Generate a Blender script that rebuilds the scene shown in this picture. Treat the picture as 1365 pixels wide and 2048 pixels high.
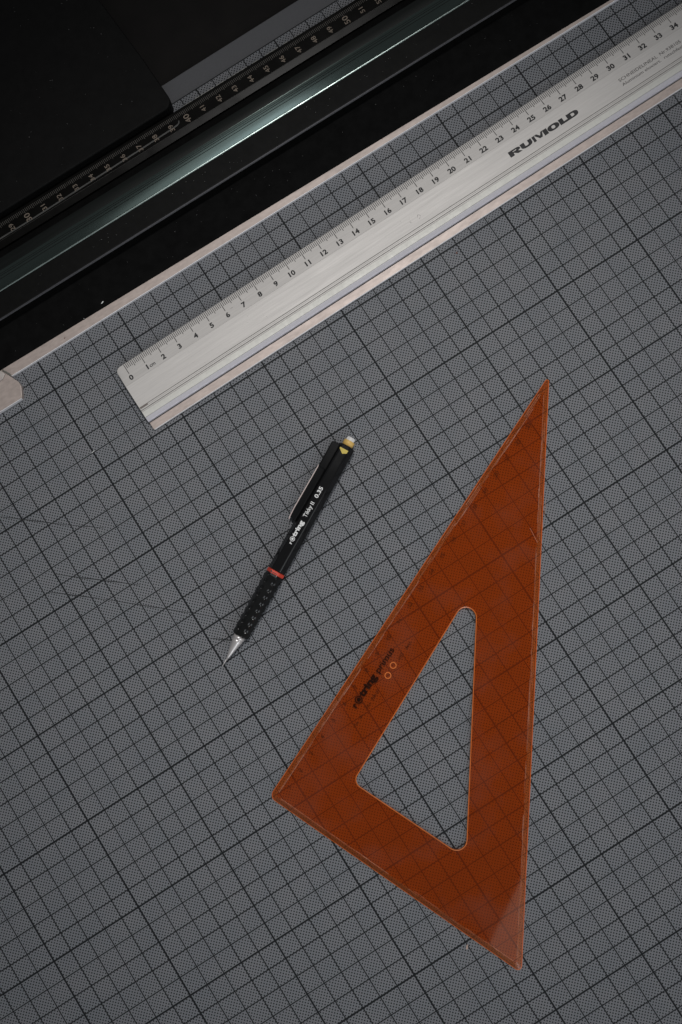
import bpy, bmesh, math, random
from mathutils import Matrix, Vector

for o in list(bpy.data.objects):
    bpy.data.objects.remove(o, do_unlink=True)
scene = bpy.context.scene
col = scene.collection
CM = 0.01                                   # all lengths below are written in centimetres
rad = math.radians
random.seed(7)

# ------------------------------------------------------------------ camera
cam_d = bpy.data.cameras.new('camera')
cam = bpy.data.objects.new('camera', cam_d)
col.objects.link(cam)
RX = Vector((0.84290, -0.53598, -0.04735))
RY = Vector((-0.53788, -0.83701, -0.10048))
RZ = Vector((0.01423, 0.11016, -0.99381))
m = Matrix.Identity(4)
for i in range(3):
    m[i][0] = RX[i]; m[i][1] = -RY[i]; m[i][2] = -RZ[i]
m.translation = Vector((13.480, -4.757, 54.835)) * CM
cam.matrix_world = m
cam_d.sensor_fit = 'VERTICAL'
cam_d.sensor_height = 36.0
cam_d.lens = 2137.3 / 2048.0 * 36.0
cam_d.clip_start = 0.01
cam_d.clip_end = 50.0
scene.camera = cam

# ------------------------------------------------------------------ world, lamps, exposure
world = bpy.data.worlds.new('World')
scene.world = world
world.use_nodes = True
bg = world.node_tree.nodes['Background']
bg.inputs[0].default_value = (0.95, 0.97, 1.0, 1)
bg.inputs[1].default_value = 0.11


def area_lamp(name, near, far, length, power, color):
    """rectangular soft lamp spanned from the middle of its near edge to the middle of its far edge"""
    near = Vector(near); far = Vector(far)
    d = far - near
    w = d.length
    yv = d.normalized()
    xv = Vector((-yv.y, yv.x, 0)).normalized()
    zv = xv.cross(yv).normalized()
    if zv.z < 0:
        xv = -xv; zv = -zv
    L = bpy.data.lights.new(name, 'AREA')
    L.shape = 'RECTANGLE'
    L.size = length * CM; L.size_y = w * CM
    L.energy = power; L.color = color
    o = bpy.data.objects.new(name, L)
    M = Matrix.Identity(4)
    for i in range(3):
        M[i][0] = xv[i]; M[i][1] = yv[i]; M[i][2] = zv[i]
    M.translation = (near + far) * 0.5 * CM
    o.matrix_world = M
    col.objects.link(o)
    return o


# the big daylight window on the right of the table, running past the near end
area_lamp('window_light', (-66, -100, 150), (90, -372, 30), 260, 21, (0.95, 0.98, 1.0))
# bright uncurtained pane of that window
area_lamp('window_pane', (8, -146, 152), (26, -178, 112), 140, 4.8, (0.84, 0.91, 1.0))
# added overhead spot, no lamp of the room; soft beam darkens toward the edges
lamp = bpy.data.lights.new('added_spot', 'SPOT')
lamp.energy = 60; lamp.color = (1.0, 0.98, 0.96)
lamp.shadow_soft_size = 0.10; lamp.spot_size = rad(23.5); lamp.spot_blend = 1.0
lamp_o = bpy.data.objects.new('added_spot', lamp)
lamp_o.location = (52 * CM, 41 * CM, 170 * CM)
lamp_o.rotation_euler = (Vector((16, 1, 0)) - Vector((52, 41, 170))).to_track_quat('-Z', 'Y').to_euler()
col.objects.link(lamp_o)
scene.view_settings.view_transform = 'Standard'
scene.view_settings.look = 'None'
scene.view_settings.exposure = -0.08
scene.view_settings.gamma = 1.0
scene.view_settings.use_curve_mapping = False
scene.render.filter_size = 0.85

# ------------------------------------------------------------------ mesh helpers


class MB:
    def __init__(self):
        self.v = []; self.f = []; self.mi = []; self.sm = []

    def add(self, verts, faces, mi=0, smooth=False):
        o = len(self.v)
        self.v += [tuple(p) for p in verts]
        for f in faces:
            self.f.append(tuple(i + o for i in f)); self.mi.append(mi); self.sm.append(smooth)

    def box(self, x0, x1, y0, y1, z0, z1, mi=0):
        v = [(x0, y0, z0), (x1, y0, z0), (x1, y1, z0), (x0, y1, z0), (x0, y0, z1), (x1, y0, z1), (x1, y1, z1), (x0, y1, z1)]
        self.add(v, [(3, 2, 1, 0), (4, 5, 6, 7), (0, 1, 5, 4), (1, 2, 6, 5), (2, 3, 7, 6), (3, 0, 4, 7)], mi)

    def quad(self, x0, x1, y0, y1, z, mi=0):
        self.add([(x0, y0, z), (x1, y0, z), (x1, y1, z), (x0, y1, z)], [(0, 1, 2, 3)], mi)

    def prism_x(self, prof, x0, x1, mi=0, caps=True, smooth=False):
        """closed (y,z) profile, counter-clockwise seen from +x, swept along x"""
        n = len(prof)
        v = [(x0, p[0], p[1]) for p in prof] + [(x1, p[0], p[1]) for p in prof]
        self.add(v, [(i, (i + 1) % n, n + (i + 1) % n, n + i) for i in range(n)][::1], mi, smooth)
        if caps:
            self.add([(x0, p[0], p[1]) for p in prof], [tuple(range(n))[::-1]], mi)
            self.add([(x1, p[0], p[1]) for p in prof], [tuple(range(n))], mi)

    def slab(self, poly, z0, z1, mi=0, round_=0.0, seg=3):
        """flat outline (counter-clockwise) with thickness and an eased upper edge"""
        n = len(poly)
        rings = [(0.0, z0), (0.0, z1 - round_)]
        for k in range(1, seg + 1):
            a = k / seg * math.pi / 2
            rings.append((round_ * (1 - math.cos(a)), z1 - round_ + round_ * math.sin(a)))
        if round_ == 0:
            rings = [(0, z0), (0, z1)]
        vv = []
        for ins, z in rings:
            for p in inset(poly, ins) if ins else poly:
                vv.append((p[0], p[1], z))
        fs = []
        for r in range(len(rings) - 1):
            for i in range(n):
                j = (i + 1) % n
                fs.append((r * n + i, r * n + j, (r + 1) * n + j, (r + 1) * n + i))
        k = (len(rings) - 1) * n
        fs.append(tuple(range(k, k + n)))
        fs.append(tuple(range(n))[::-1])
        self.add(vv, fs, mi)

    def lathe_x(self, prof, seg=32, mi=0, smooth=True, cy=0.0, cz=0.0, rot=0.0, squash=1.0):
        """(x, r) profile turned round the x axis"""
        n = len(prof); v = []; f = []
        for x, r in prof:
            for k in range(seg):
                a = 2 * math.pi * k / seg + rot
                v.append((x, cy + r * math.cos(a), cz + r * math.sin(a) * squash))
        for i in range(n - 1):
            for k in range(seg):
                j = (k + 1) % seg
                f.append((i * seg + k, i * seg + j, (i + 1) * seg + j, (i + 1) * seg + k))
        f.append(tuple(range(seg)))
        f.append(tuple((n - 1) * seg + k for k in range(seg))[::-1])
        self.add(v, f, mi, smooth)

    def build(self, name, mats, parent=None):
        me = bpy.data.meshes.new(name)
        me.from_pydata([(x * CM, y * CM, z * CM) for x, y, z in self.v], [], self.f)
        if not isinstance(mats, (list, tuple)):
            mats = [mats]
        for mt in mats:
            me.materials.append(mt)
        for p, mi, s in zip(me.polygons, self.mi, self.sm):
            p.material_index = mi; p.use_smooth = s
        bm = bmesh.new(); bm.from_mesh(me)
        bmesh.ops.remove_doubles(bm, verts=bm.verts, dist=1e-7)
        bmesh.ops.recalc_face_normals(bm, faces=bm.faces)
        bm.to_mesh(me); bm.free()
        me.update()
        o = bpy.data.objects.new(name, me)
        col.objects.link(o)
        if parent:
            o.parent = parent
        return o


def inset(poly, d):
    n = len(poly); out = []
    for i in range(n):
        p0 = Vector(poly[i - 1]); p1 = Vector(poly[i]); p2 = Vector(poly[(i + 1) % n])
        a = (p1 - p0).normalized(); b = (p2 - p1).normalized()
        na = Vector((-a.y, a.x)); nb = Vector((-b.y, b.x))
        k = 1 + na.dot(nb)
        q = p1 + (na + nb) * (d / max(k, 0.15))
        out.append((q.x, q.y))
    return out


def fillet(poly, radii, seg=8):
    """round the corners of a counter-clockwise polygon"""
    n = len(poly); out = []
    for i in range(n):
        p0 = Vector(poly[i - 1]); p1 = Vector(poly[i]); p2 = Vector(poly[(i + 1) % n])
        r = radii[i] if isinstance(radii, (list, tuple)) else radii
        a = (p0 - p1).normalized(); b = (p2 - p1).normalized()
        if r <= 0:
            out.append((p1.x, p1.y)); continue
        ang = a.angle(b)
        t = r / math.tan(ang / 2)
        c = p1 + (a + b).normalized() * (r / math.sin(ang / 2))
        s = p1 + a * t - c; e = p1 + b * t - c
        a0 = math.atan2(s.y, s.x); a1 = math.atan2(e.y, e.x)
        d = (a1 - a0 + math.pi) % (2 * math.pi) - math.pi
        for k in range(seg + 1):
            w = a0 + d * k / seg
            out.append((c.x + r * math.cos(w), c.y + r * math.sin(w)))
    return out


def glyphs(body, bold=0.0, res=3, spacing=1.0):
    """outline of a word in the built-in font: flat vertices, faces, bounding box"""
    cu = bpy.data.curves.new('t', 'FONT')
    cu.body = body; cu.size = 1.0; cu.offset = bold; cu.resolution_u = res; cu.space_character = spacing
    ob = bpy.data.objects.new('t', cu)
    col.objects.link(ob)
    dg = bpy.context.evaluated_depsgraph_get()
    dg.update()
    me = bpy.data.meshes.new_from_object(ob.evaluated_get(dg))
    v = [(p.co.x, p.co.y) for p in me.vertices]
    f = [tuple(p.vertices) for p in me.polygons]
    bpy.data.objects.remove(ob, do_unlink=True)
    bpy.data.curves.remove(cu); bpy.data.meshes.remove(me)
    xs = [p[0] for p in v]; ys = [p[1] for p in v]
    return v, f, (min(xs), min(ys), max(xs), max(ys))


def write(mb, body, x, y, z, height=None, width=None, angle=0.0, bold=0.0, align='L', mi=0, zf=None, spacing=1.0, cap=0.73, xs=1.0):
    """lay a word flat: lower-left (or centre) at x,y; cap height and/or overall width in cm"""
    v, f, b = glyphs(body, bold, spacing=spacing)
    h = b[3] - max(b[1], -0.02) if cap is None else cap
    sy = height / h if height else None
    sx = width / (b[2] - b[0]) if width else None
    sx = (sx or sy) * xs; sy = sy or sx
    ox, oy = b[0], 0.0
    if align == 'C':
        ox = (b[0] + b[2]) / 2; oy = (b[1] + b[3]) / 2
    c, s = math.cos(angle), math.sin(angle)
    out = []
    for px, py in v:
        lx = (px - ox) * sx; ly = (py - oy) * sy
        X = x + c * lx - s * ly; Y = y + s * lx + c * ly
        out.append((X, Y, zf(X, Y) if zf else z))
    mb.add(out, f, mi)


def empty(name, x, y, z=0.0, rz=0.0):
    o = bpy.data.objects.new(name, None)
    o.empty_display_size = 0.02
    col.objects.link(o)
    o.location = (x * CM, y * CM, z * CM)
    o.rotation_euler = (0, 0, rz)
    return o


def tag(o, label=None, cat=None, group=None, kind=None):
    if label: o['label'] = label
    if cat: o['category'] = cat
    if group: o['group'] = group
    if kind: o['kind'] = kind
    return o


# ------------------------------------------------------------------ material helpers
class NT:
    def __init__(self, name):
        self.mat = bpy.data.materials.new(name)
        self.mat.use_nodes = True
        self.t = self.mat.node_tree
        self.b = self.t.nodes['Principled BSDF']
        self.out = self.t.nodes['Material Output']

    def n(self, typ, **kw):
        nd = self.t.nodes.new(typ)
        for k, v in kw.items():
            setattr(nd, k, v)
        return nd

    def link(self, a, b):
        self.t.links.new(a, b)

    def math(self, op, a, b=None, c=None):
        nd = self.n('ShaderNodeMath', operation=op)
        for i, x in enumerate((a, b, c)):
            if x is None: continue
            if isinstance(x, (int, float)): nd.inputs[i].default_value = x
            else: self.link(x, nd.inputs[i])
        return nd.outputs[0]

    def mix(self, fac, a, b):
        nd = self.n('ShaderNodeMix', data_type='RGBA')
        for s, x in ((nd.inputs[0], fac), (nd.inputs[6], a), (nd.inputs[7], b)):
            if isinstance(x, (int, float)): s.default_value = x
            elif isinstance(x, tuple): s.default_value = (*x, 1)
            else: self.link(x, s)
        return nd.outputs[2]

    def coords(self, scale=(1, 1, 1)):
        tc = self.n('ShaderNodeTexCoord')
        mp = self.n('ShaderNodeMapping')
        mp.inputs['Scale'].default_value = scale
        self.link(tc.outputs['Object'], mp.inputs['Vector'])
        return mp.outputs[0]

    def noise(self, vec, scale, detail=3, rough=0.55):
        nd = self.n('ShaderNodeTexNoise')
        nd.inputs['Scale'].default_value = scale
        nd.inputs['Detail'].default_value = detail
        nd.inputs['Roughness'].default_value = rough
        self.link(vec, nd.inputs['Vector'])
        return nd

    def ramp(self, v, lo, hi):
        nd = self.n('ShaderNodeMapRange')
        nd.inputs['From Min'].default_value = lo; nd.inputs['From Max'].default_value = hi
        self.link(v, nd.inputs['Value'])
        return nd.outputs[0]

    def bump(self, h, strength, dist=0.0002):
        nd = self.n('ShaderNodeBump')
        nd.inputs['Strength'].default_value = strength
        nd.inputs['Distance'].default_value = dist
        self.link(h, nd.inputs['Height'])
        self.link(nd.outputs[0], self.b.inputs['Normal'])


def simple(name, c, rough=0.5, metal=0.0, spec=0.5, var=0.12, scale=300, stretch=(1, 1, 1), bump=0.0, rvar=0.1):
    t = NT(name)
    vec = t.coords(stretch)
    nz = t.noise(vec, scale)
    lo = tuple(x * (1 - var) for x in c); hi = tuple(min(1, x * (1 + var)) for x in c)
    t.link(t.mix(t.ramp(nz.outputs[0], 0.3, 0.7), lo, hi), t.b.inputs['Base Color'])
    nz2 = t.noise(vec, scale * 0.35)
    r = t.math('MULTIPLY_ADD', nz2.outputs[0], 2 * rvar, rough - rvar)
    t.link(r, t.b.inputs['Roughness'])
    t.b.inputs['Metallic'].default_value = metal
    t.b.inputs['Specular IOR Level'].default_value = spec
    if bump:
        t.bump(nz.outputs[0], bump)
    return t.mat


def mat_cutting():
    t = NT('printed_cutting_mat')
    p = t.coords((100, 100, 100))                       # centimetres
    wob = t.noise(p, 9.0, 2)
    sep = t.n('ShaderNodeSeparateXYZ'); t.link(p, sep.inputs[0])
    X, Y = sep.outputs[0], sep.outputs[1]
    j = t.math('MULTIPLY_ADD', wob.outputs[0], 0.016, -0.008)

    def grid(v, step, half):
        fr = t.math('FRACT', t.math('ADD', t.math('DIVIDE', v, step), 0.5))
        d = t.math('MULTIPLY', t.math('ABSOLUTE', t.math('SUBTRACT', fr, 0.5)), step)
        d = t.math('ADD', d, j)
        return t.math('SUBTRACT', 1.0, t.ramp(d, half - 0.006, half + 0.006))
    lines = None
    for v in (X, Y):
        for st, h in ((1.0, 0.0265), (5.0, 0.044)):
            g = grid(v, st, h)
            lines = g if lines is None else t.math('MAXIMUM', lines, g)
    # dots on a square lattice turned 45 degrees
    s = 0.70710678 / 0.1376
    a = t.math('MULTIPLY', t.math('ADD', X, Y), s)
    b = t.math('MULTIPLY', t.math('SUBTRACT', X, Y), s)
    fa = t.math('SUBTRACT', t.math('FRACT', a), 0.5)
    fb = t.math('SUBTRACT', t.math('FRACT', b), 0.5)
    d2 = t.math('SQRT', t.math('ADD', t.math('MULTIPLY', fa, fa), t.math('MULTIPLY', fb, fb)))
    d2 = t.math('ADD', d2, t.math('MULTIPLY', j, 3.0))
    dots = t.math('SUBTRACT', 1.0, t.ramp(d2, 0.225, 0.295))
    ink = t.math('MAXIMUM', lines, dots)
    inside = t.math('LESS_THAN', Y, 25.02)
    ink = t.math('MULTIPLY', ink, inside)
    # plain pvc sheet with faint staining and rubbed patches
    n1 = t.noise(p, 0.55, 4)
    n2 = t.noise(p, 5.0, 3)
    base = t.mix(t.ramp(n1.outputs[0], 0.3, 0.7), (0.181, 0.190, 0.206), (0.206, 0.209, 0.221))
    base = t.mix(t.math('MULTIPLY', t.ramp(n2.outputs[0], 0.45, 0.75), 0.35), base, (0.194, 0.190, 0.199))
    inkc = t.mix(t.ramp(n2.outputs[0], 0.3, 0.7), (0.006, 0.0075, 0.009), (0.011, 0.012, 0.0135))
    base = t.mix(inside, t.mix(n2.outputs[0], (0.088, 0.089, 0.095), (0.099, 0.098, 0.103)), base)  # plain border darkened in colour for the dimmer light at that edge
    c = t.mix(ink, base, inkc)
    t.link(c, t.b.inputs['Base Color'])
    t.b.inputs['Roughness'].default_value = 0.62
    t.b.inputs['Specular IOR Level'].default_value = 0.18
    n3 = t.noise(p, 40.0, 2)
    t.bump(n3.outputs[0], 0.12, 0.0001)
    return t.mat


def mat_orange(name, dens, diff_c, trans_c, gloss_rough, scr=True):
    """clear tinted acrylic: part of the light passes, part is scattered by the dye, the skin reflects"""
    t = NT(name)
    t.t.nodes.remove(t.b)
    p = t.coords((100, 100, 100))
    nz = t.noise(p, 1.2, 4)
    tr = t.n('ShaderNodeBsdfTransparent'); tr.inputs[0].default_value = (*trans_c, 1)
    df = t.n('ShaderNodeBsdfDiffuse')
    t.link(t.mix(t.ramp(nz.outputs[0], 0.3, 0.7), tuple(x * 0.92 for x in diff_c), tuple(x * 1.08 for x in diff_c)), df.inputs[0])
    m1 = t.n('ShaderNodeMixShader'); m1.inputs[0].default_value = dens
    t.link(tr.outputs[0], m1.inputs[1]); t.link(df.outputs[0], m1.inputs[2])
    # greasy smears and rubbed haze on the skin
    sm = t.noise(p, 0.32, 5, 0.62)
    hz = t.n('ShaderNodeBsdfDiffuse'); hz.inputs[0].default_value = (0.36, 0.22, 0.20, 1)
    m3 = t.n('ShaderNodeMixShader')
    t.link(t.math('MULTIPLY', t.ramp(sm.outputs[0], 0.50, 0.75), 0.075), m3.inputs[0])
    t.link(m1.outputs[0], m3.inputs[1]); t.link(hz.outputs[0], m3.inputs[2])
    m1 = m3
    gl = t.n('ShaderNodeBsdfGlossy')
    gl.inputs['Roughness'].default_value = gloss_rough
    fr = t.n('ShaderNodeFresnel'); fr.inputs[0].default_value = 1.49
    m2 = t.n('ShaderNodeMixShader')
    t.link(fr.outputs[0], m2.inputs[0]); t.link(m1.outputs[0], m2.inputs[1]); t.link(gl.outputs[0], m2.inputs[2])
    t.link(m2.outputs[0], t.out.inputs[0])
    return t.mat


M = {}
M['mat'] = mat_cutting()
M['table'] = simple('dark_stained_tabletop', (0.0055, 0.0045, 0.0041), 0.6, spec=0.14, scale=60, var=0.25)
M['alu'] = simple('anodised_aluminium', (0.545, 0.522, 0.50), 0.5, metal=0.15, scale=1600, var=0.06, stretch=(0.04, 1, 1))
M['alu_green'] = simple('anodised_aluminium_rib', (0.60, 0.592, 0.552), 0.5, metal=0.15, scale=900, var=0.04)
M['alu_bevel'] = simple('milled_aluminium_bevel', (0.535, 0.52, 0.555), 0.5, metal=0.1, scale=900, var=0.04)
M['steel'] = simple('ground_steel', (0.445, 0.372, 0.336), 0.45, metal=0.2, scale=700, var=0.12, stretch=(0.4, 1, 1))  # warm tint of the reflected surroundings put into the steel colour
M['edge'] = simple('ground_steel_glint', (0.96, 0.94, 0.96), 0.3, metal=0.3, scale=300, var=0.04)  # bright glint on the ground edges put into a near-white colour
M['ink'] = simple('black_print', (0.012, 0.012, 0.013), 0.6, scale=400)
M['ink_fine'] = simple('thin_black_print', (0.022, 0.020, 0.019), 0.6, scale=400)
M['groove'] = simple('engraved_line', (0.13, 0.125, 0.11), 0.6, scale=400)
M['faint'] = simple('milled_bend_line', (0.36, 0.34, 0.32), 0.6, scale=400)
M['rubber'] = simple('black_rubber', (0.004, 0.004, 0.004), 0.85, spec=0.08, scale=200, var=0.3)
M['rail'] = simple('black_anodised_rail', (0.0045, 0.0045, 0.0043), 0.5, spec=0.08, scale=300, var=0.2)
M['rail_green'] = simple('green_black_anodised_rail', (0.115, 0.148, 0.137), 0.26, metal=1.0, scale=500, var=0.08, stretch=(0.05, 1, 1), rvar=0.04)
M['rail_unlit'] = simple('green_black_rail_unlit', (0.007, 0.0085, 0.008), 0.3, spec=0.15, scale=500, var=0.2, stretch=(0.05, 1, 1))  # unlit copy of the green rail: hump top darkened in colour
M['rail_edge'] = simple('burnished_rail_edge', (0.15, 0.18, 0.17), 0.28, metal=1.0, scale=300)
M['strip'] = simple('smoked_black_plastic', (0.0035, 0.0032, 0.0028), 0.24, spec=0.12, scale=200, var=0.2)
M['lip_glint'] = simple('pale_lip_highlight', (0.30, 0.29, 0.26), 0.25, spec=0.6, scale=900, var=0.5)
M['tan'] = simple('pale_tan_print', (0.17, 0.136, 0.106), 0.7, scale=300, var=0.2)
M['tick_tan'] = simple('pale_grey_print', (0.06, 0.055, 0.048), 0.7, scale=300, var=0.3)
M['panel'] = simple('black_powder_coated_panel', (0.0035, 0.0034, 0.0033), 0.62, spec=0.12, scale=250, var=0.25, bump=0.1)
M['edge_reflection'] = simple('dark_grey_reflection', (0.055, 0.055, 0.052), 0.55, scale=200, var=0.3)
M['orange'] = mat_orange('orange_acrylic', 0.075, (1.0, 0.15, 0.002), (1.0, 0.635, 0.26), 0.035)
M['orange_bevel'] = mat_orange('orange_acrylic_scuffed_bevel', 0.15, (0.85, 0.22, 0.05), (1.0, 0.70, 0.40), 0.18)
M['orange_edge'] = mat_orange('orange_acrylic_edge_glow', 0.70, (0.88, 0.22, 0.025), (1.0, 0.60, 0.25), 0.3)  # light gathered at the cut edges put into a brighter orange
M['sq_ink'] = simple('dark_print_on_acrylic', (0.020, 0.006, 0.003), 0.8, spec=0.05)
M['sq_ink_faint'] = simple('worn_print_on_acrylic', (0.050, 0.012, 0.004), 0.8, spec=0.05)
M['scratch'] = simple('scuffed_acrylic_line', (0.56, 0.27, 0.17), 0.5, var=0.5, scale=900)
M['black_gloss'] = simple('black_glossy_plastic', (0.0050, 0.0050, 0.0054), 0.09, spec=0.5, scale=200, rvar=0.03)
M['black_matt'] = simple('black_ribbed_plastic', (0.0045, 0.0048, 0.0047), 0.16, spec=0.5, scale=300)
M['red'] = simple('red_plastic_ring', (0.62, 0.055, 0.028), 0.4, scale=200)
M['yellow'] = simple('yellow_plastic', (0.72, 0.46, 0.13), 0.45, scale=200)
M['yellow_print'] = simple('yellow_print', (0.62, 0.47, 0.06), 0.5, scale=200)
M['chrome'] = simple('brushed_chrome', (0.66, 0.63, 0.62), 0.26, metal=0.5, scale=200, var=0.03)
M['clip'] = simple('clip_edge_highlight', (0.88, 0.74, 0.70), 0.35, metal=0.4, scale=200, var=0.04)  # pinkish highlight on the dark clip put into its edge colour
M['white_print'] = simple('white_print', (0.80, 0.80, 0.79), 0.6, scale=200, var=0.03)
M['clear'] = simple('frosted_clear_plastic', (0.74, 0.73, 0.72), 0.3, spec=0.6, scale=200, var=0.06)
M['paper'] = simple('white_paper_crumb', (0.75, 0.75, 0.73), 0.8)
M['crumb'] = simple('brown_crumb', (0.14, 0.060, 0.045), 0.8)
M['cut'] = simple('knife_cut_in_pvc', (0.012, 0.013, 0.014), 0.8)
M['tanbit'] = simple('pinkish_shaving', (0.50, 0.36, 0.30), 0.7)

# ------------------------------------------------------------------ tabletop and cutting mat
mb = MB(); mb.box(-60, 100, -80, 90, -2.6, -0.304)
tag(mb.build('tabletop', M['table']), kind='structure')

mat_o = empty('cutting_mat', 0, 0, 0)
tag(mat_o, 'grey cutting mat printed with black dots and a centimetre grid', 'cutting mat')
mb = MB()
mb.slab(fillet([(-32, -52), (72, -52), (72, 26.2), (-32, 26.2)], 0.6), -0.3, 0.0, round_=0.04)
mb.build('sheet', M['mat'], mat_o)
cuts = [((-0.92, 10.8), (1.92, 8.44), 0.030), ((1.92, 8.44), (3.45, 7.28), 0.022), ((0.07, 6.57), (3.46, 3.75), 0.032),
        ((-0.72, 5.99), (1.33, 4.28), 0.032), ((1.33, 4.28), (5.7, 0.44), 0.024), ((5.7, 0.44), (6.64, -0.49), 0.034),
        ((5.1, -0.53), (6.96, -1.97), 0.034)]
for a, b, w in cuts:
    mb = MB()
    a = Vector(a); b = Vector(b); d = (b - a).normalized(); nn = Vector((-d.y, d.x)); N = 10
    top = []; bot = []
    for k in range(N + 1):
        q = a + (b - a) * k / N + nn * random.uniform(-0.012, 0.012)
        ww = 1.6 * w * (0.35 + 0.65 * math.sin(math.pi * (k + 0.4) / (N + 0.8)))
        top.append(q + nn * ww / 2); bot.append(q - nn * ww / 2)
    v = [(q.x, q.y, 0.0012) for q in top] + [(q.x, q.y, 0.0012) for q in bot]
    mb.add(v, [(k, k + N + 1, k + N + 2, k + 1) for k in range(N)])
    mb.build('cut_mark', M['cut'], mat_o)

mb = MB()
random.seed(17)
SC = simple('rubbed_scuff', (0.30, 0.30, 0.305), 0.8)
for k in range(90):
    x, y = random.uniform(-12, 40), random.uniform(-34, 13); a = random.gauss(0.4, 0.9)
    L = random.uniform(0.1, 0.7); w = random.uniform(0.003, 0.008)
    dx, dy = math.cos(a) * L, math.sin(a) * L; nx, ny = -math.sin(a) * w, math.cos(a) * w
    bx_, by_ = random.uniform(-0.05, 0.05), random.uniform(-0.05, 0.05)
    p0, p1, p2 = (x, y), (x + dx / 2 + bx_, y + dy / 2 + by_), (x + dx, y + dy)
    mb.add([(p0[0], p0[1], 0.0014), (p1[0] + nx, p1[1] + ny, 0.0014), (p2[0], p2[1], 0.0014), (p1[0] - nx, p1[1] - ny, 0.0014)], [(0, 3, 2, 1)])
tag(mb.build('scuffs', SC, mat_o), kind='stuff')

# ------------------------------------------------------------------ black panel at the upper left
panel = empty('black_panel', 5, 28, 0)
tag(panel, 'black flat panel with a rounded corner lying over the mat edge', 'panel')
P = [(-30, 24.62), (18.46, 24.38), (18.40, 27.5), (17.7, 40), (-30, 42)]
outl = fillet([(x - 5, y - 28) for x, y in P], [0, 0.55, 0, 0, 0], 10)
mb = MB(); mb.slab(outl, 0.02, 1.0, round_=0.09, seg=4)
mb.build('body', M['panel'], panel)

# ------------------------------------------------------------------ long trimming rail
rail = empty('trimming_rail', 6.454, 16.796, 0, rad(-0.45))
tag(rail, 'long black metal trimming rail with smoked scale strip and steel front edge', 'trimming rail')
X0, X1 = -14.0, 46.0
mb = MB()
mb.prism_x([(0.02, 0.004), (2.8, 0.004), (2.8, 0.20), (0.028, 0.20)], X0, X1)
sb = mb.build('steel_base', M['steel'], rail)
mb = MB()
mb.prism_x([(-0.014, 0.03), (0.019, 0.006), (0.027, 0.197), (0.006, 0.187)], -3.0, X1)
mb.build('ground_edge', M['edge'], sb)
# black rubber cover, its front edge not quite parallel to the steel
mb = MB()
prof = [(-0.02, 0.203), (-0.005, 0.25), (0.03, 0.285), (0.08, 0.30)]
v = []
for x, y in ((X0, 0.73), (X1, 0.07)):
    for dy, z in prof: v.append((x, y + dy, z))
    v.append((x, 2.7, 0.30)); v.append((x, 2.7, 0.203))
n = len(v) // 2
mb.add(v, [(i, (i + 1) % n, n + (i + 1) % n, n + i) for i in range(n)] + [tuple(range(n)), tuple(range(n, 2 * n))])
mb.build('rubber_cover', M['rubber'], rail)
# rail body: flat front land
mb = MB()
mb.prism_x([(2.60, 0.22), (2.60, 0.93), (2.66, 0.985), (2.74, 1.0), (3.93, 1.0), (3.93, 0.25)], X0, X1)
body = mb.build('front_land', M['rail'], rail)
mb = MB()
mb.prism_x([(2.594, 0.945), (2.63, 0.988), (2.68, 1.003), (2.70, 0.99), (2.62, 0.93)], X0, X1)
mb.build('front_edge', simple('pale_front_edge', (0.05, 0.05, 0.055), 0.4, metal=0.6), body)  # thin line paler than the rail around it
# curved green-black hump behind it, with three engraved lines
NP = 18
arc = []
for k in range(NP + 1):
    f = k / NP
    tilt = rad(40 - 27 * f if f < 0.58 else 3 - 16 * (f - 0.58))
    if k == 0:
        y, z = 3.96, 1.02
    else:
        y += 1.31 / NP; z += math.tan(tilt) * 1.31 / NP
    arc.append((y, z))


def arc_z(yy):
    for (y0, z0), (y1, z1) in zip(arc, arc[1:]):
        if y0 <= yy <= y1: return z0 + (z1 - z0) * (yy - y0) / (y1 - y0)
    return arc[-1][1]


mb = MB()
mb.prism_x([(3.96, 0.3)] + arc + [(5.275, 0.3)], X0, X1, smooth=False)
hump = mb.build('hump', [M['rail_green'], M['rail_unlit']], rail)
for p in hump.data.polygons:
    if p.center.y > (3.96 + 1.31 * 0.58 - 0.01) * CM: p.material_index = 1  # darker copy where the hump catches no reflection
    p.use_smooth = abs(p.normal.x) < 0.5 and p.normal.z > 0.3 and p.material_index == 0
for yy, w in ((4.36, 0.024), (4.47, 0.024), (4.55, 0.018)):
    mb = MB()
    za, zb = arc_z(yy) + 0.004, arc_z(yy + w) + 0.004
    mb.add([(X0, yy, za), (X1, yy, za), (X1, yy + w, zb), (X0, yy + w, zb)], [(0, 1, 2, 3)])
    mb.build('engraved_line', M['rail'], hump)
mb = MB()
mb.prism_x([(3.915, 0.99), (3.925, 1.026), (3.955, 1.045), (3.985, 1.05), (3.99, 0.99)], X0, X1)
mb.build('bright_edge', M['rail_edge'], hump)
mb = MB()
mb.prism_x([(5.28, 0.3), (5.60, 0.3), (5.60, 0.42), (6.15, 0.42), (6.15, 0.30), (6.2, 0.05), (5.28, 0.05)], X0, X1)
mb.build('rear_channel', M['rubber'], rail)
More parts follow.
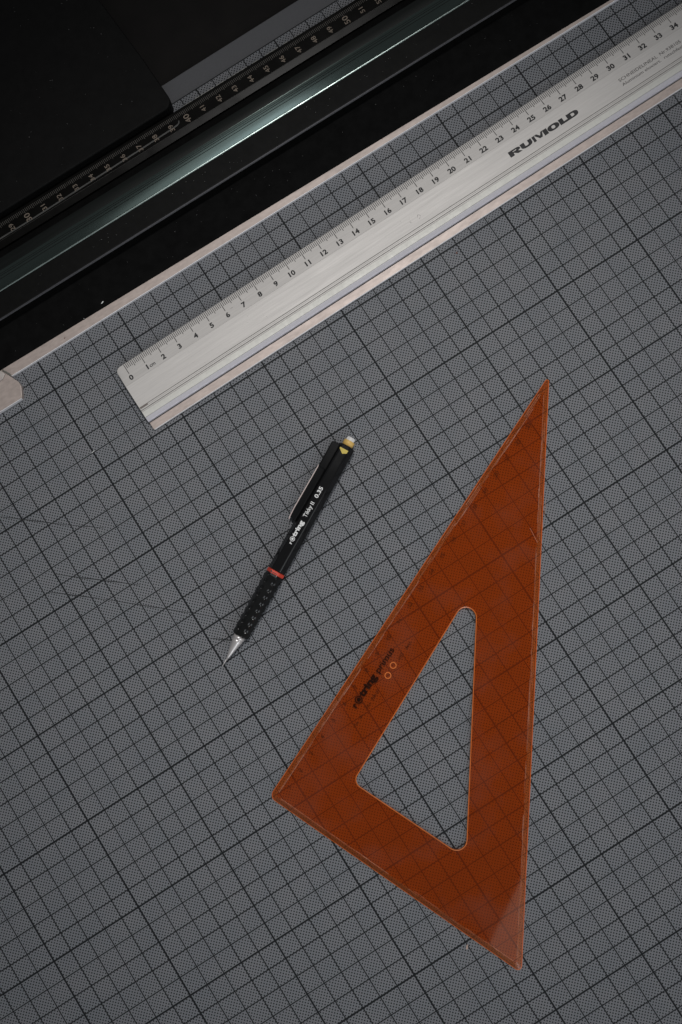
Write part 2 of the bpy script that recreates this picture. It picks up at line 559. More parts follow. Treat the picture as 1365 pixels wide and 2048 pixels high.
# smoked plastic scale strip
mb = MB()
mb.prism_x([(6.12, 0.44), (6.5, 0.44), (7.535, 0.40), (7.535, 0.575), (7.50, 0.60), (6.50, 0.60), (6.14, 0.56)], X0, X1)
strip = mb.build('scale_strip', M['strip'], rail)
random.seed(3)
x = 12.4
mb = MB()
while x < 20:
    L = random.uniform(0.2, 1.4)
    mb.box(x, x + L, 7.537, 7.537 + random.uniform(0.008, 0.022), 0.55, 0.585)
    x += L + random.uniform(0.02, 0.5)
mb.build('lip_highlights', M['lip_glint'], strip)  # broken highlights on the strip's upper edge, built as pale slivers
mb = MB(); mb.box(X0, X1, 6.505, 6.519, 0.5985, 0.6025)
mb.build('seam', simple('strip_seam', (0.028, 0.027, 0.024), 0.4), strip)
mbt = MB(); mbn = MB()
for mm in range(-140, 340):
    xx = 12.18 + mm * 0.1001
    if xx < -6 or xx > 30: continue
    L = 0.245 if mm % 5 == 0 else 0.20
    mbt.quad(xx - 0.016, xx + 0.016, 7.36 - L, 7.36, 0.6025)
for k in range(26, 58):
    xx = 12.18 + (k - 40) * 1.0007
    if xx < -6 or xx > 30: continue
    v, f, b = glyphs(str(k), 0.01)
    hh = 0.27 / 0.73
    big = 1.22 if k % 10 == 0 else 1.0
    cxg, cyg = (b[0] + b[2]) / 2, (b[1] + b[3]) / 2
    out = [(xx - (py - cyg) * hh * big, 6.83 + (px - cxg) * hh * 1.12 * big, 0.6028) for px, py in v]
    mbn.add(out, f)
mbt.build('tick_marks', M['tick_tan'], strip)
mbn.build('scale_numerals', M['tan'], strip)
# reflection of the panel's edge, built as a grey band on the strip, ending in a bend near the 39
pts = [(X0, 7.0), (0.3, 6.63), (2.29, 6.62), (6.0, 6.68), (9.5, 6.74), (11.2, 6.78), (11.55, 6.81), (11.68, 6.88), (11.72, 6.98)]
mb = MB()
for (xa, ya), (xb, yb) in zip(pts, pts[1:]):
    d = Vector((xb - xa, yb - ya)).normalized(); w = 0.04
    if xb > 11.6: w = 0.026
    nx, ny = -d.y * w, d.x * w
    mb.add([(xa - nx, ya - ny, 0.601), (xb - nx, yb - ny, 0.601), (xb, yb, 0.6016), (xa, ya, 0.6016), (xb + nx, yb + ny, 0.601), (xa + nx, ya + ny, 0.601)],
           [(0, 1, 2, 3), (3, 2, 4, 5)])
mb.build('edge_reflection', M['edge_reflection'], strip)
# steel end plate at the lower left
ep = [(-9.0, -1.345), (-3.13, -1.345), (-3.03, -1.24), (-2.80, -0.76), (-2.82, -0.48), (-3.02, -0.03), (-3.22, 0.40), (-9.0, 0.75)]
mb = MB(); mb.slab(ep, 0.004, 0.30, round_=0.03)
epo = mb.build('end_plate', M['steel'], rail)
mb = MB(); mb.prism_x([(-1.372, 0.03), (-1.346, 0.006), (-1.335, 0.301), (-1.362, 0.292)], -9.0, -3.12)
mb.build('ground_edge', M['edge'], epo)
mb = MB(); mb.slab(fillet([(-9, -0.02), (-3.42, 0.055), (-3.16, 0.24), (-3.30, 0.52), (-9, 0.62)], [0, 0.12, 0.1, 0.08, 0]), 0.302, 0.42, round_=0.04)
mb.build('end_cap', simple('pale_aluminium_cap', (0.50, 0.45, 0.42), 0.5, metal=0.3), epo)
mb = MB(); mb.add([(-3.26, 0.50, 0.303), (-3.0, -0.02, 0.303), (-2.94, 0.06, 0.303), (-3.2, 0.55, 0.303)], [(0, 1, 2, 3)])
mb.build('joint_line', M['groove'], epo)

# ------------------------------------------------------------------ aluminium cutting ruler
ruler = empty('cutting_ruler', 8.8076, 14.0747, 0, rad(0.55))
tag(ruler, 'silver aluminium cutting ruler with black centimetre scale, lying diagonally', 'ruler')
RX0, RX1 = -0.51, 51.0
PITCH = 1.0030
YF = -1.16                                  # bend between scale facet and flat top


def rz(y):
    if y > YF: return 0.38 + (0.50 - 0.38) * (y / YF)
    return 0.50


mb = MB()
top = [(-0.0 - 0.03, 0.255), (-0.03, 0.34)]
prof = [(-1.0, 0.06), (-0.90, 0.26), (-0.05, 0.285), (-0.03, 0.30), (-0.03, 0.37), (-0.06, 0.387), (YF, 0.50)]
prof += [(-2.50, 0.50), (-2.51, 0.485), (-2.525, 0.485), (-2.535, 0.50), (-2.68, 0.50), (-2.69, 0.482), (-2.71, 0.482), (-2.72, 0.50), (-2.80, 0.50), (-2.83, 0.06)]
# left end has a rounded upper corner: sweep in slices along x
xs = [RX0, RX0 + 0.02, RX0 + 0.06, RX0 + 0.12, RX0 + 0.20, RX0 + 0.30, RX1]
cut = [0.26, 0.19, 0.12, 0.065, 0.025, 0.0, 0.0]
n = len(prof); v = []
for x, c in zip(xs, cut):
    for y, z in prof:
        yy = min(y, -0.03 - c) if y > -0.5 else y
        v.append((x, yy, z))
f = []
for s in range(len(xs) - 1):
    for i in range(n):
        j = (i + 1) % n
        f.append((s * n + i, s * n + j, (s + 1) * n + j, (s + 1) * n + i))
f.append(tuple(range(n))); f.append(tuple((len(xs) - 1) * n + i for i in range(n)))
mb.add(v, f)
rb = mb.build('body', M['alu'], ruler)
mb = MB(); mb.prism_x([(-2.803, 0.06), (-2.803, 0.5), (-2.96, 0.503), (-3.11, 0.488), (-3.12, 0.06)], RX0, RX1)
mb.build('rib', M['alu_green'], ruler)
mb = MB(); mb.prism_x([(-3.113, 0.06), (-3.113, 0.478), (-3.15, 0.472), (-3.33, 0.40), (-3.36, 0.36), (-3.36, 0.06)], RX0, RX1)
bev = mb.build('bevel', M['alu_bevel'], ruler)
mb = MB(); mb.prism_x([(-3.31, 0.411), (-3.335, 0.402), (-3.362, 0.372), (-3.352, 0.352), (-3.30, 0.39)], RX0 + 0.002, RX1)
mb.build('bright_edge', simple('pale_bevel_edge', (0.62, 0.60, 0.66), 0.4, metal=0.5), bev)  # thin line paler than the bevel
mb = MB(); mb.quad(RX0 + 0.03, RX1, -3.117, -3.106, 0.4915)
mb.build('bevel_line', M['groove'], bev)
mb = MB(); mb.prism_x([(-3.0, 0.05), (-3.0, 0.185), (-3.818, 0.185), (-3.818, 0.05)], RX0 + 0.02, RX1)
st = mb.build('steel_edge', M['steel'], ruler)
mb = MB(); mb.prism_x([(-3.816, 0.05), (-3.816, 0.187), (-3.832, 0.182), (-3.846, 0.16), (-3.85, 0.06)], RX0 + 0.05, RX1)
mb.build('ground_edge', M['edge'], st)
mb = MB(); mb.prism_x([(-3.362, 0.18), (-3.362, 0.1865), (-3.405, 0.1865), (-3.405, 0.18)], RX0 + 0.03, RX1)
mb.build('joint_line', M['ink'], st)
mb = MB()
for y0, y1 in ((-0.9, -1.5), (-2.2, -2.8), (-3.2, -3.7)):
    mb.box(RX0 + 0.4, RX1, y1, y0, 0.003, 0.07)
mb.build('rubber_foot', M['rubber'], ruler)
# engraved / printed lines
mb = MB()
for y, w in ((-2.505, 0.020), (-2.60, 0.010), (-2.69, 0.022), (-2.775, 0.010)):
    mb.quad(RX0 + (0.5 if y == -2.505 else 0.01), RX1, y - w, y, 0.5022)
mb.build('engraved_line', M['groove'], rb)
mb = MB(); mb.quad(RX0 + 0.02, RX1, YF - 0.006, YF + 0.006, 0.5022)
mb.build('bend_line', M['faint'], rb)
mb = MB()
mb.quad(RX0 + 0.03, RX0 + 0.50, -2.60, -2.51, 0.5024)
mb.build('slot', simple('slot_recess', (0.17, 0.145, 0.13), 0.6), rb)
mbt = MB(); mbn = MB()
for mm in range(0, 500):
    xx = mm * 0.1 * PITCH
    y0 = -0.035
    L = 0.63 if mm % 10 == 0 else (0.44 if mm % 5 == 0 else 0.35)
    if mm == 0: L = 0.66
    w = 0.0165 if mm % 10 else 0.018
    ya, yb = -0.055, -L
    mbt.add([(xx - w, yb, rz(yb) + 0.004), (xx + w, yb, rz(yb) + 0.004), (xx + w, ya, rz(ya) + 0.004), (xx - w, ya, rz(ya) + 0.004)], [(0, 1, 2, 3)])
for k in range(0, 50):
    write(mbn, str(k), k * PITCH - 0.0, -0.885, 0, height=0.285, align='C', xs=1.14, bold=0.038, cap=None, zf=lambda X, Y: rz(Y) + 0.004)
write(mbn, 'cm', 1.13, -1.0, 0, height=0.21, bold=0.016, zf=lambda X, Y: rz(Y) + 0.004)
mbt.build('tick_marks', M['ink_fine'], rb)
mbn.build('scale_numerals', M['ink'], rb)
mb = MB()


def wide_letter(mb, ch, x0, w, y0, h, z):
    """heavy extended capitals: thick stems, thin bars"""
    st = 0.25; bar = 0.082
    k = [0]

    def poly(pts):
        mb.add([(px, py, z + 0.0007 * k[0]) for px, py in pts], [tuple(range(len(pts)))]); k[0] += 1

    def bow(cx_, cy_, rx, ry, tx, ty, a0, a1, n=18):
        v = []
        for i in range(n + 1):
            a = rad(a0 + (a1 - a0) * i / n)
            c = math.copysign(abs(math.cos(a)) ** 0.8, math.cos(a)); q = math.copysign(abs(math.sin(a)) ** 0.8, math.sin(a))
            v += [(cx_ + rx * c, cy_ + ry * q, z + 0.0007 * k[0]), (cx_ + (rx - tx) * c, cy_ + (ry - ty) * q, z + 0.0007 * k[0])]
        mb.add(v, [(2 * i, 2 * i + 2, 2 * i + 3, 2 * i + 1) for i in range(n)]); k[0] += 1

    def rect(xa, xb, ya, yb): poly([(xa, ya), (xb, ya), (xb, yb), (xa, yb)])
    x1, y1 = x0 + w, y0 + h
    if ch == 'L':
        rect(x0, x0 + st, y0, y1); rect(x0 + st, x1, y0, y0 + bar * 1.25)
    elif ch == 'O':
        bow(x0 + w / 2, y0 + h / 2, w / 2, h / 2 + 0.006, st * 0.98, bar * 1.0, 0, 360, 32)
    elif ch == 'D':
        rect(x0, x0 + st, y0, y1)
        rect(x0 + st, x0 + w * 0.5, y0, y0 + bar); rect(x0 + st, x0 + w * 0.5, y1 - bar, y1)
        bow(x0 + w * 0.5, y0 + h / 2, w * 0.5, h / 2, st * 0.95, bar, -90, 90)
    elif ch == 'U':
        rect(x0, x0 + st, y0 + h * 0.45, y1); rect(x1 - st * 0.85, x1, y0 + h * 0.45, y1)
        bow(x0 + w / 2, y0 + h * 0.45, w / 2, h * 0.45, st * 0.92, bar * 1.2, 180, 360)
    elif ch == 'R':
        rect(x0, x0 + st, y0, y1)
        rect(x0 + st, x0 + w * 0.55, y1 - bar, y1); rect(x0 + st, x0 + w * 0.55, y0 + h * 0.40, y0 + h * 0.40 + bar * 0.9)
        bow(x0 + w * 0.55, y0 + h * 0.70, w * 0.40, h * 0.30, st * 0.9, bar * 0.9, -90, 90)
        poly([(x0 + w * 0.62, y0), (x1, y0), (x0 + w * 0.70, y0 + h * 0.44), (x0 + w * 0.36, y0 + h * 0.44)])
    elif ch == 'M':
        rect(x0, x0 + st * 0.62, y0, y1); rect(x1 - st, x1, y0, y1)
        poly([(x0 + w * 0.40, y0 + h * 0.10), (x0 + w * 0.60, y0 + h * 0.10), (x0 + st * 1.25, y1), (x0 + st * 0.62, y1)])
        poly([(x0 + w * 0.40, y0 + h * 0.10), (x0 + w * 0.60, y0 + h * 0.10), (x1 - st, y1), (x1 - st * 1.4, y1)])


for ch, x, w in (('R', 22.99, 0.74), ('U', 23.73, 0.68), ('M', 24.47, 0.92), ('O', 25.41, 0.70), ('L', 26.14, 0.50), ('D', 26.62, 0.68)):
    wide_letter(mb, ch, x, w, -2.085, 0.325, 0.5025)
mb.build('maker_lettering', M['ink'], rb)
mb = MB()
write(mb, 'SCHNEIDELINEAL', 30.0, -1.85, 0.5025, height=0.185, width=2.40, bold=0.004)
write(mb, 'Nr.938105', 32.58, -1.84, 0.5025, height=0.185, width=1.30, bold=0.006)
write(mb, 'Aluminium eloxiert.', 30.02, -2.13, 0.5025, height=0.170, width=2.42, bold=0.006)
write(mb, 'rutschfest', 32.66, -2.12, 0.5025, height=0.170, width=1.20, bold=0.006)
mb.build('fine_lettering', simple('grey_print', (0.085, 0.078, 0.074), 0.6), rb)
# faint pencil scribbles and specks of dirt on the aluminium
mb = MB()


def hair(mb, pts, w, z):
    for a, b in zip(pts, pts[1:]):
        d = Vector((b[0] - a[0], b[1] - a[1])).normalized() * w
        mb.add([(a[0] + d.y, a[1] - d.x, z), (b[0] + d.y, b[1] - d.x, z), (b[0] - d.y, b[1] + d.x, z), (a[0] - d.y, a[1] + d.x, z)], [(0, 1, 2, 3)])


GR = simple('graphite_mark', (0.22, 0.20, 0.19), 0.6)
for pts, w, z in (([(6.25, -0.72), (6.38, -0.66), (6.45, -0.68), (6.42, -0.80)], 0.008, rz(-0.66) + 0.004),
                  ([(17.15, -2.05), (17.20, -1.92), (17.30, -1.98), (17.33, -2.08)], 0.008, 0.5025),
                  ([(16.72, -1.98), (16.66, -2.06), (16.75, -2.12)], 0.006, 0.5025),
                  ([(17.18, -2.15), (17.26, -2.13)], 0.008, 0.5025)):
    mb = MB(); hair(mb, pts, w, z); mb.build('pencil_scribble', GR, rb)
random.seed(11)
mb = MB()
for k in range(46):
    x, y = random.uniform(0, 36), random.uniform(-2.45, -1.2)
    s = random.uniform(0.004, 0.011)
    mb.add([(x - s, y, 0.5025), (x, y - s, 0.5025), (x + s, y, 0.5025), (x, y + s * 1.4, 0.5025)], [(0, 1, 2, 3)])
tag(mb.build('dirt_specks', GR, rb), kind='stuff')

# ------------------------------------------------------------------ orange set square
sq = empty('set_square', 3.486, -8.898, 0, math.atan2(1.508 + 8.898, 27.177 - 3.486))
tag(sq, 'transparent orange plastic set square with a triangular cut-out', 'set square')
ang = sq.rotation_euler.z


def sql(x, y):
    dx, dy = x - 3.486, y + 8.898
    c, s = math.cos(-ang), math.sin(-ang)
    return (c * dx - s * dy, s * dx + c * dy)


A_, B_, C_ = sql(27.1765, 1.5084), (0, 0), sql(9.5274, -22.6535)
outer = fillet([B_, C_, A_], [0.34, 0.20, 0.10], 8)
inner_line = fillet(inset([B_, C_, A_], 0.27), [0.12, 0.06, 0.03], 8)
H1, H2, H3 = sql(18.252, -5.376), sql(7.474, -10.518), sql(10.2216, -16.593)
hole = fillet([H2, H3, H1], [0.42, 0.50, 0.50], 10)
ZT, ZE = 0.22, 0.10


def plate_mesh():
    """flat top with hole + bevelled margin + walls; glued vertically from real thickness"""
    inner = inner_line
    bm = bmesh.new()

    def loop(pts, z): return [bm.verts.new((p[0] * CM, p[1] * CM, z * CM)) for p in pts]
    oi = loop(inner, ZT); hi = loop(hole, ZT)
    ee = [bm.edges.new((a, b)) for L in (oi, hi) for a, b in zip(L, L[1:] + L[:1])]
    bmesh.ops.triangle_fill(bm, edges=ee, use_beauty=True)
    ob_, hb = loop(outer, 0.004), loop(hole, 0.004)
    ee = [bm.edges.new((a, b)) for L in (ob_, hb) for a, b in zip(L, L[1:] + L[:1])]
    bmesh.ops.triangle_fill(bm, edges=ee, use_beauty=True)
    for f in bm.faces: f.material_index = 0
    oe = loop(outer, ZE)
    n = len(outer)
    for i in range(n):
        j = (i + 1) % n
        f = bm.faces.new((oe[i], oe[j], oi[j], oi[i])); f.material_index = 1
        f = bm.faces.new((ob_[i], ob_[j], oe[j], oe[i])); f.material_index = 2
    n = len(hole)
    for i in range(n):
        j = (i + 1) % n
        f = bm.faces.new((hi[i], hi[j], hb[j], hb[i])); f.material_index = 2
    bmesh.ops.recalc_face_normals(bm, faces=bm.faces)
    me = bpy.data.meshes.new('plate')
    bm.to_mesh(me); bm.free()
    for k in ('orange', 'orange_bevel', 'orange_edge'): me.materials.append(M[k])
    o = bpy.data.objects.new('plate', me); col.objects.link(o); o.parent = sq
    return o


plate = plate_mesh()


def rim(name, pts, z, w, h, mat, parent):
    """thin raised band following a closed outline (inner side = left)"""
    a = pts; b = inset(pts, w)
    n = len(pts)
    v = [(p[0], p[1], z) for p in a] + [(p[0], p[1], z + h) for p in b] + [(p[0], p[1], z) for p in inset(pts, w * 2)]
    f = []
    for i in range(n):
        j = (i + 1) % n
        f += [(i, j, n + j, n + i), (n + i, n + j, 2 * n + j, 2 * n + i)]
    m_ = MB(); m_.add(v, f)
    return m_.build(name, mat, parent)


rim('outer_edge_glow', inset(outer, -0.004), ZE + 0.002, 0.020, 0.005, M['orange_edge'], plate)  # bands added for the glow along the outer and hole edges
rim('hole_edge_glow', inset(hole, -0.042), ZT + 0.002, 0.020, 0.004, M['orange_edge'], plate)
# scuffed lines where the bevel begins (broken, uneven)
random.seed(5)
inn = inset(inner_line, 0.005)
mb = MB()
for i in range(len(inn)):
    a = Vector(inn[i]); b = Vector(inn[(i + 1) % len(inn)])
    L = (b - a).length
    if L < 2: continue
    d = (b - a) / L; nn = Vector((-d.y, d.x))
    for offs, dens in ((0.0, 0.85), (-0.05, 0.5), (0.025, 0.35), (-0.13, 0.25)):
        s = 0.15
        while s < L - 0.2:
            l = random.uniform(0.1, 1.6)
            if random.random() < dens:
                w = random.uniform(0.004, 0.013)
                p = a + d * s + nn * (offs + random.uniform(-0.006, 0.006)); q = a + d * min(L - 0.1, s + l) + nn * (offs + random.uniform(-0.006, 0.006))
                zz = ZT + 0.0025 + min(0.0, offs) * (ZT - ZE) / 0.27
                mb.add([(p.x, p.y, zz), (q.x, q.y, zz), (q.x + nn.x * w, q.y + nn.y * w, zz), (p.x + nn.x * w, p.y + nn.y * w, zz)], [(0, 1, 2, 3)])
            s += l
mb.build('scuffed_line', M['scratch'], plate)
mb = MB()
# scale numerals under the long edge, worn
for k in range(1, 24):
    write(mb, str(k), k, -0.55, ZT + 0.0025, height=0.22, align='C', bold=0.0)
mb.build('scale_numerals', M['sq_ink_faint'], plate)
# maker lettering: r, target ring, tring, then a script word
mb = MB(); ZP = ZT + 0.003


def ring(mb, cx_, cy_, r0, r1, z, seg=28):
    v = []
    for k in range(seg):
        a = 2 * math.pi * k / seg
        v += [(cx_ + r0 * math.cos(a), cy_ + r0 * math.sin(a), z), (cx_ + r1 * math.cos(a), cy_ + r1 * math.sin(a), z)]
    mb.add(v, [(2 * k, 2 * k + 1, (2 * k + 3) % (2 * seg), (2 * k + 2) % (2 * seg)) for k in range(seg)])


def disc(mb, cx_, cy_, r, z, seg=24):
    mb.add([(cx_ + r * math.cos(2 * math.pi * k / seg), cy_ + r * math.sin(2 * math.pi * k / seg), z) for k in range(seg)], [tuple(range(seg))])


write(mb, 'r', 6.12, -1.18, ZP, height=0.30, bold=0.05)
ring(mb, 6.55, -1.05, 0.145, 0.20, ZP); disc(mb, 6.55, -1.05, 0.105, ZP)
write(mb, 'tring', 6.76, -1.18, ZP, height=0.36, width=1.28, bold=0.05)
mb.build('maker_lettering', M['sq_ink'], plate)
mb = MB()
write(mb, 'primus', 8.22, -1.18, ZP, height=0.34, width=1.42, bold=0.012)
mb.build('model_lettering', M['sq_ink'], plate)
# worn small print: only smudged strokes are left
random.seed(21)
mb = MB()
for s0, s1 in ((5.35, 5.62), (5.80, 6.05), (6.45, 6.75), (6.95, 7.55), (9.35, 9.70), (10.05, 10.45)):
    s = s0
    while s < s1:
        w = random.uniform(0.025, 0.06); h = random.uniform(0.08, 0.2)
        mb.quad(s, s + w * 0.6, -1.68, -1.68 + h, ZP)
        if random.random() < 0.6: mb.quad(s, s + w * 1.5, -1.68 + h * 0.5, -1.68 + h * 0.5 + 0.03, ZP + 0.0008)
        s += w + random.uniform(0.03, 0.06)
mb.build('worn_small_print', M['sq_ink_faint'], plate)
for cx_, cy_ in ((8.38, -1.60), (8.95, -1.54)):
    mb = MB(); ring(mb, cx_, cy_, 0.125, 0.175, ZT + 0.004)
    mb.build('moulded_ring', M['orange_edge'], plate)
# hairline scratches
mb = MB()
for a, b in (((20.3, -3.35), (19.55, -3.75)), ((19.2, -3.9), (18.9, -4.05)), ((18.6, -3.5), (18.2, -4.2)), ((17.9, -4.55), (17.85, -4.62))):
    hair(mb, [a, b], 0.006, ZT + 0.003)
mb.build('scratch', M['scratch'], plate)

# ------------------------------------------------------------------ mechanical pencil
pen = empty('mechanical_pencil', 4.93, -2.089, 0, rad(28.25))
tag(pen, 'black mechanical pencil with red ring, yellow end and white lettering', 'pencil')
CY, CZ = -0.055, 0.44
S = 0.50                                    # hexagon circumradius


def hexprism(mb, x0, x1, s0, s1, mi=0, ch=0.05):
    v = []
    rings = [(x0, s0 * 0.93), (x0 + ch, s0), (x1 - ch, s1), (x1, s1 * 0.93)]
    hexa = fillet([(math.cos(rad(60 * k)), math.sin(rad(60 * k))) for k in range(6)], 0.22, 7)
    k6 = [(math.degrees(math.atan2(py, px)), math.hypot(px, py)) for px, py in hexa]
    n = len(k6)
    for x, s in rings:
        for a, q in k6:
            v.append((x, CY + s * q * math.cos(rad(a)), CZ + s * q * math.sin(rad(a))))
    f = []
    for r in range(len(rings) - 1):
        for i in range(n):
            j = (i + 1) % n
            f.append((r * n + i, r * n + j, (r + 1) * n + j, (r + 1) * n + i))
    f.append(tuple(range(n))); f.append(tuple(range((len(rings) - 1) * n, len(rings) * n)))
    mb.add(v, f, mi)


ZTOP = CZ + S * 0.985 * math.sin(rad(60)) * 1.003
mb = MB(); hexprism(mb, 5.56, 12.92, S * 0.97, S * 0.93)
barrel = mb.build('barrel', M['black_gloss'], pen)
mb = MB(); hexprism(mb, 5.36, 5.555, S * 0.985, S * 0.985, ch=0.02)
rg = mb.build('red_ring', M['red'], pen)
ZR = CZ + S * 0.985 * math.sin(rad(60)) + 0.004
mb = MB(); mb.add([(5.40, CY + 0.10, ZR), (5.52, CY + 0.20, ZR), (5.40, CY + 0.24, ZR)], [(0, 1, 2)])
mb.quad(5.415, 5.445, CY - 0.14, CY + 0.10, ZR)
mb.build('ring_slot', M['ink'], rg)
# ribbed grip
prof = []
x = 1.78
prof.append((x, 0.36)); x += 0.03
NR = 9
pitch = (5.34 - 1.82) / NR
for k in range(NR):
    xa = 1.82 + k * pitch
    r = 0.43 + 0.05 * k / NR
    prof += [(xa, r - 0.024), (xa + pitch * 0.10, r - 0.005), (xa + pitch * 0.16, r), (xa + pitch * 0.62, r), (xa + pitch * 0.68, r - 0.005), (xa + pitch * 0.78, r - 0.024)]
prof += [(5.355, 0.45)]
mb = MB()
n6 = []
v = []; f = []
SEG = 72
for q, (x, r) in enumerate(prof):
    for k in range(SEG):
        a = 2 * math.pi * k / SEG
        # hexagonal section, flat on top; the notches are cut into the six edges only
        hexr = math.cos(rad(30)) / math.cos(rad((math.degrees(a) % 60) - 30))
        w = min(1.0, max(0.0, (hexr - 0.90) / 0.05))
        base = 0.435 + 0.045 * (x - 1.8) / 3.5
        if q in (0, len(prof) - 1): base = r; w = 0
        rr = (base + (r - base) * 1.25 * w) * hexr ** 0.9 * 1.05
        v.append((x, CY + rr * math.cos(a), CZ - 0.02 + rr * 0.97 * math.sin(a)))
for i in range(len(prof) - 1):
    for k in range(SEG):
        j = (k + 1) % SEG
        f.append((i * SEG + k, i * SEG + j, (i + 1) * SEG + j, (i + 1) * SEG + k))
f.append(tuple(range(SEG))); f.append(tuple((len(prof) - 1) * SEG + k for k in range(SEG)))
mb.add(v, f)
mb.build('ribbed_grip', M['black_matt'], pen)
# metal cone and lead sleeve, dipping a little to the mat
mb = MB(); mb.lathe_x([(0.44, 0.045), (0.60, 0.075), (1.40, 0.25), (1.52, 0.285), (1.54, 0.272), (1.58, 0.272), (1.60, 0.30), (1.79, 0.315)], 28, cy=CY, cz=CZ - 0.02)
cone = mb.build('metal_cone', M['chrome'], pen)
mb = MB(); mb.lathe_x([(0.10, 0.024), (0.45, 0.040)], 14, cy=CY + 0.02, cz=CZ - 0.02)
mb.lathe_x([(0.01, 0.012), (0.11, 0.016)], 10, cy=CY + 0.02, cz=CZ - 0.02)
mb.build('lead_sleeve', M['chrome'], pen)
# end: yellow collar and clear ribbed push cap
mb = MB(); mb.lathe_x([(12.9, 0.29), (13.20, 0.295), (13.22, 0.28)], 28, cy=CY, cz=CZ)
mb.build('yellow_collar', M['yellow'], pen)
mb = MB()
v = []; f = []; SEG = 40
for x, r in ((13.18, 0.22), (13.36, 0.225), (13.42, 0.19)):
    for k in range(SEG):
        a = 2 * math.pi * k / SEG
        rr = r * (1.0 if k % 4 < 2 else 0.9)
        v.append((x, CY + rr * math.cos(a), CZ + rr * math.sin(a)))
for i in range(2):
    for k in range(SEG):
        j = (k + 1) % SEG
        f.append((i * SEG + k, i * SEG + j, (i + 1) * SEG + j, (i + 1) * SEG + k))
f.append(tuple(range(SEG))); f.append(tuple(2 * SEG + k for k in range(SEG)))
mb.add(v, f)
mb.build('push_cap', M['clear'], pen)
# clip on the far side of the barrel
mb = MB()
mb.slab(fillet([(11.30, CY + 0.28), (12.84, CY + 0.28), (12.84, CY + 0.80), (11.30, CY + 0.78)], [0, 0, 0.16, 0.02]), CZ - 0.16, CZ + 0.17, round_=0.05)
clip = mb.build('clip', M['black_gloss'], pen)
mb = MB(); mb.slab([(8.22, CY + 0.44), (11.35, CY + 0.40), (11.35, CY + 0.775), (8.85, CY + 0.79), (8.35, CY + 0.765)], CZ - 0.10, CZ + 0.10, round_=0.015)
mb.build('clip_arm', M['black_gloss'], clip)
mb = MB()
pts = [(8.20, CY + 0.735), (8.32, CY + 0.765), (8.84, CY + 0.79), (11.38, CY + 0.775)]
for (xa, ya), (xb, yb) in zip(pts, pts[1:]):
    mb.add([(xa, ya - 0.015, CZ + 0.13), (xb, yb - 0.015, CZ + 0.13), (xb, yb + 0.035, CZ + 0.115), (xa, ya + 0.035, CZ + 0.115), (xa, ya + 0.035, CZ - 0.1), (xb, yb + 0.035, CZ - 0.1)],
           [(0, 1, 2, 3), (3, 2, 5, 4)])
mb.build('clip_highlight', M['clip'], clip)
# printed marks on the flat top
mb = MB(); zt = ZTOP - 0.004


def zbar(X, Y):
    t_ = (X - 5.6) / (12.92 - 5.6)
    return CZ + S * (0.97 - 0.04 * t_) * 0.988 * math.sin(rad(67)) + 0.004


def zhex(X, Y):
    t_ = (X - 5.61) / (12.87 - 5.61)
    s_ = S * (0.97 + (0.93 - 0.97) * t_)
    return CZ + s_ * math.sin(rad(60)) + 0.001


ZB = zhex(5.6, 0) + 0.004
mbw = MB()
write(mbw, 'r', 7.12, CY - 0.035, ZB, height=0.17, bold=0.05)
ring(mbw, 7.39, CY + 0.05, 0.098, 0.128, ZB); disc(mbw, 7.39, CY + 0.05, 0.062, ZB)
write(mbw, 'tring', 7.53, CY - 0.03, ZB, height=0.23, width=0.90, bold=0.045)
write(mbw, 'Tikky', 8.66, CY - 0.03, ZB, height=0.215, width=0.66, bold=0.012)
write(mbw, 'II', 9.40, CY - 0.03, ZB, height=0.20, width=0.13, bold=0.012)
write(mbw, '0.35', 9.80, CY - 0.045, ZB, height=0.21, width=0.62, bold=0.024)
mbw.build('white_lettering', M['white_print'], barrel)
mb = MB(); mb.add([(12.69, CY + 0.235, ZB), (12.62, CY + 0.235, ZB), (12.42, CY - 0.02, ZB), (12.53, CY - 0.225, ZB), (12.69, CY - 0.235, ZB)], [(0, 1, 2, 3, 4)])
mb.build('yellow_mark', M['yellow_print'], barrel)

# ------------------------------------------------------------------ crumbs and dust


def chip(name, x, y, z, lx, ly, rot, mat, label, cat, group=None, thick=0.02):
    m_ = MB(); k = 7; pts = []
    for i in range(k):
        a = 2 * math.pi * i / k
        q = random.uniform(0.7, 1.15)
        px, py = lx * q * math.cos(a) / 2, ly * q * math.sin(a) / 2
        pts.append((px * math.cos(rot) - py * math.sin(rot), px * math.sin(rot) + py * math.cos(rot)))
    m_.slab(pts, 0, thick, round_=thick * 0.4, seg=1)
    o = m_.build(name, mat)
    o.location = (x * CM, y * CM, z * CM)
    return tag(o, label, cat, group)


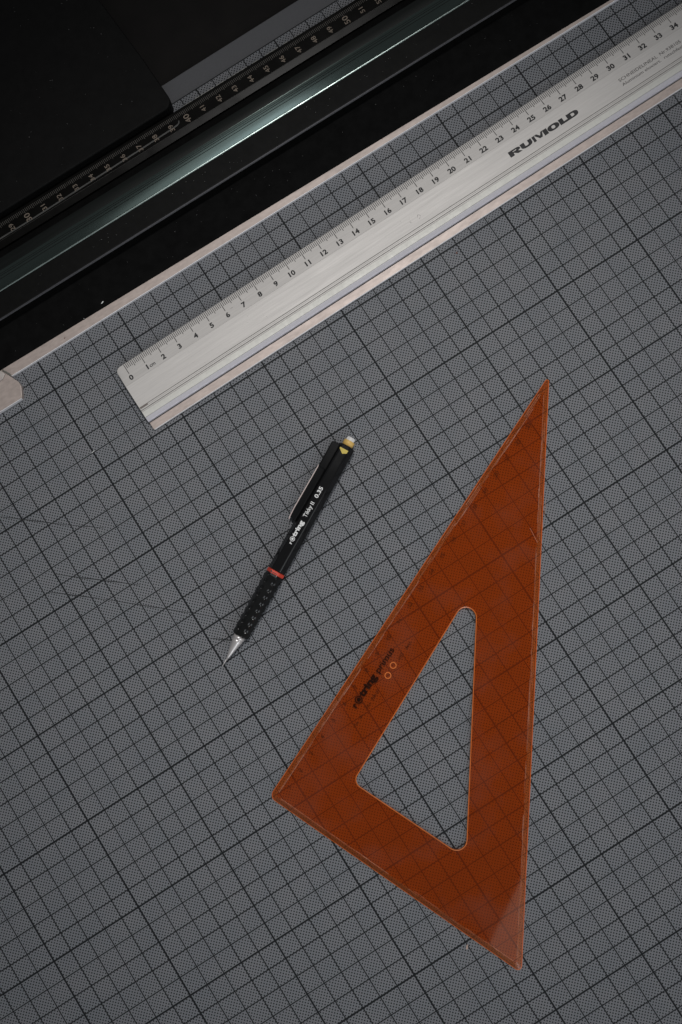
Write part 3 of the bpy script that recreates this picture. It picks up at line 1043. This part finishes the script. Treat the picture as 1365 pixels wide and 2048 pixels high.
random.seed(9)
chip('paper_scrap', 9.6, 17.54, 0.303, 0.20, 0.075, rad(25), M['paper'], 'tiny white paper scrap on the black rubber of the trimming rail', 'paper scrap')
chip('paper_scrap', 8.33, 17.33, 0.304, 0.045, 0.035, 0, M['paper'], 'pinhead white speck at the border of rubber and steel on the rail', 'paper scrap')
chip('paper_scrap', 5.0, 11.05, 0.002, 0.24, 0.035, rad(10), M['paper'], 'thin white paper sliver on the mat left of the ruler', 'paper scrap')
chip('plastic_shaving', 7.92, -20.25, 0.002, 0.30, 0.10, rad(50), M['tanbit'], 'pinkish shaving on the mat below the set square', 'shaving')
chip('brown_crumb', 26.75, 9.60, 0.002, 0.15, 0.11, rad(30), M['crumb'], 'brown crumb on the mat below the middle of the ruler', 'crumb')
chip('brown_crumb', 27.03, 17.20, 0.202, 0.16, 0.10, rad(10), M['crumb'], 'larger brown crumb on the steel edge of the trimming rail', 'crumb')
chip('brown_crumb', 26.82, 16.97, 0.202, 0.09, 0.07, rad(10), M['crumb'], 'smaller brown crumb on the steel edge of the trimming rail', 'crumb')
chip('brown_crumb', 6.9, 17.03, 0.202, 0.10, 0.06, rad(40), M['crumb'], 'brown crumb on the steel edge near the left end plate', 'crumb')
mb = MB()
random.seed(31)
for k in range(420):
    x, y = random.uniform(-12, 42), random.uniform(-34, 12)
    s = random.choice((0.006, 0.008, 0.01, 0.014, 0.02)); a = random.uniform(0, 6.28); e = random.uniform(0.3, 1)
    c, si = math.cos(a) * s, math.sin(a) * s
    mb.add([(x - c, y - si, 0.003), (x + si * e, y - c * e, 0.003), (x + c, y + si, 0.005), (x - si * e, y + c * e, 0.004)], [(0, 1, 2, 3)])
for k in range(150):                       # on the panel
    x, y = random.uniform(-2, 18), random.uniform(24.8, 34)
    s = random.choice((0.006, 0.008, 0.012))
    mb.add([(x - s, y, 1.003), (x, y - s, 1.003), (x + s, y, 1.003), (x, y + s * 1.5, 1.003)], [(0, 1, 2, 3)])
for k in range(60):                        # on the rail
    x, y = random.uniform(4, 40), random.uniform(19.7, 20.4)
    s = random.choice((0.006, 0.008, 0.012))
    mb.add([(x - s, y, 1.004), (x, y - s, 1.004), (x + s, y, 1.004), (x, y + s * 1.5, 1.004)], [(0, 1, 2, 3)])
for k in range(60):
    x, y = random.uniform(4, 40), random.uniform(17.6, 19.1)
    s = random.choice((0.005, 0.007, 0.010))
    mb.add([(x - s, y, 0.304), (x, y - s, 0.304), (x + s, y, 0.304), (x, y + s * 1.5, 0.304)], [(0, 1, 2, 3)])
dust = mb.build('dust', simple('pale_dust', (0.33, 0.33, 0.32), 0.9))
tag(dust, 'fine pale dust specks scattered over mat, panel and rail', 'dust', kind='stuff')
bpy.context.view_layer.update()
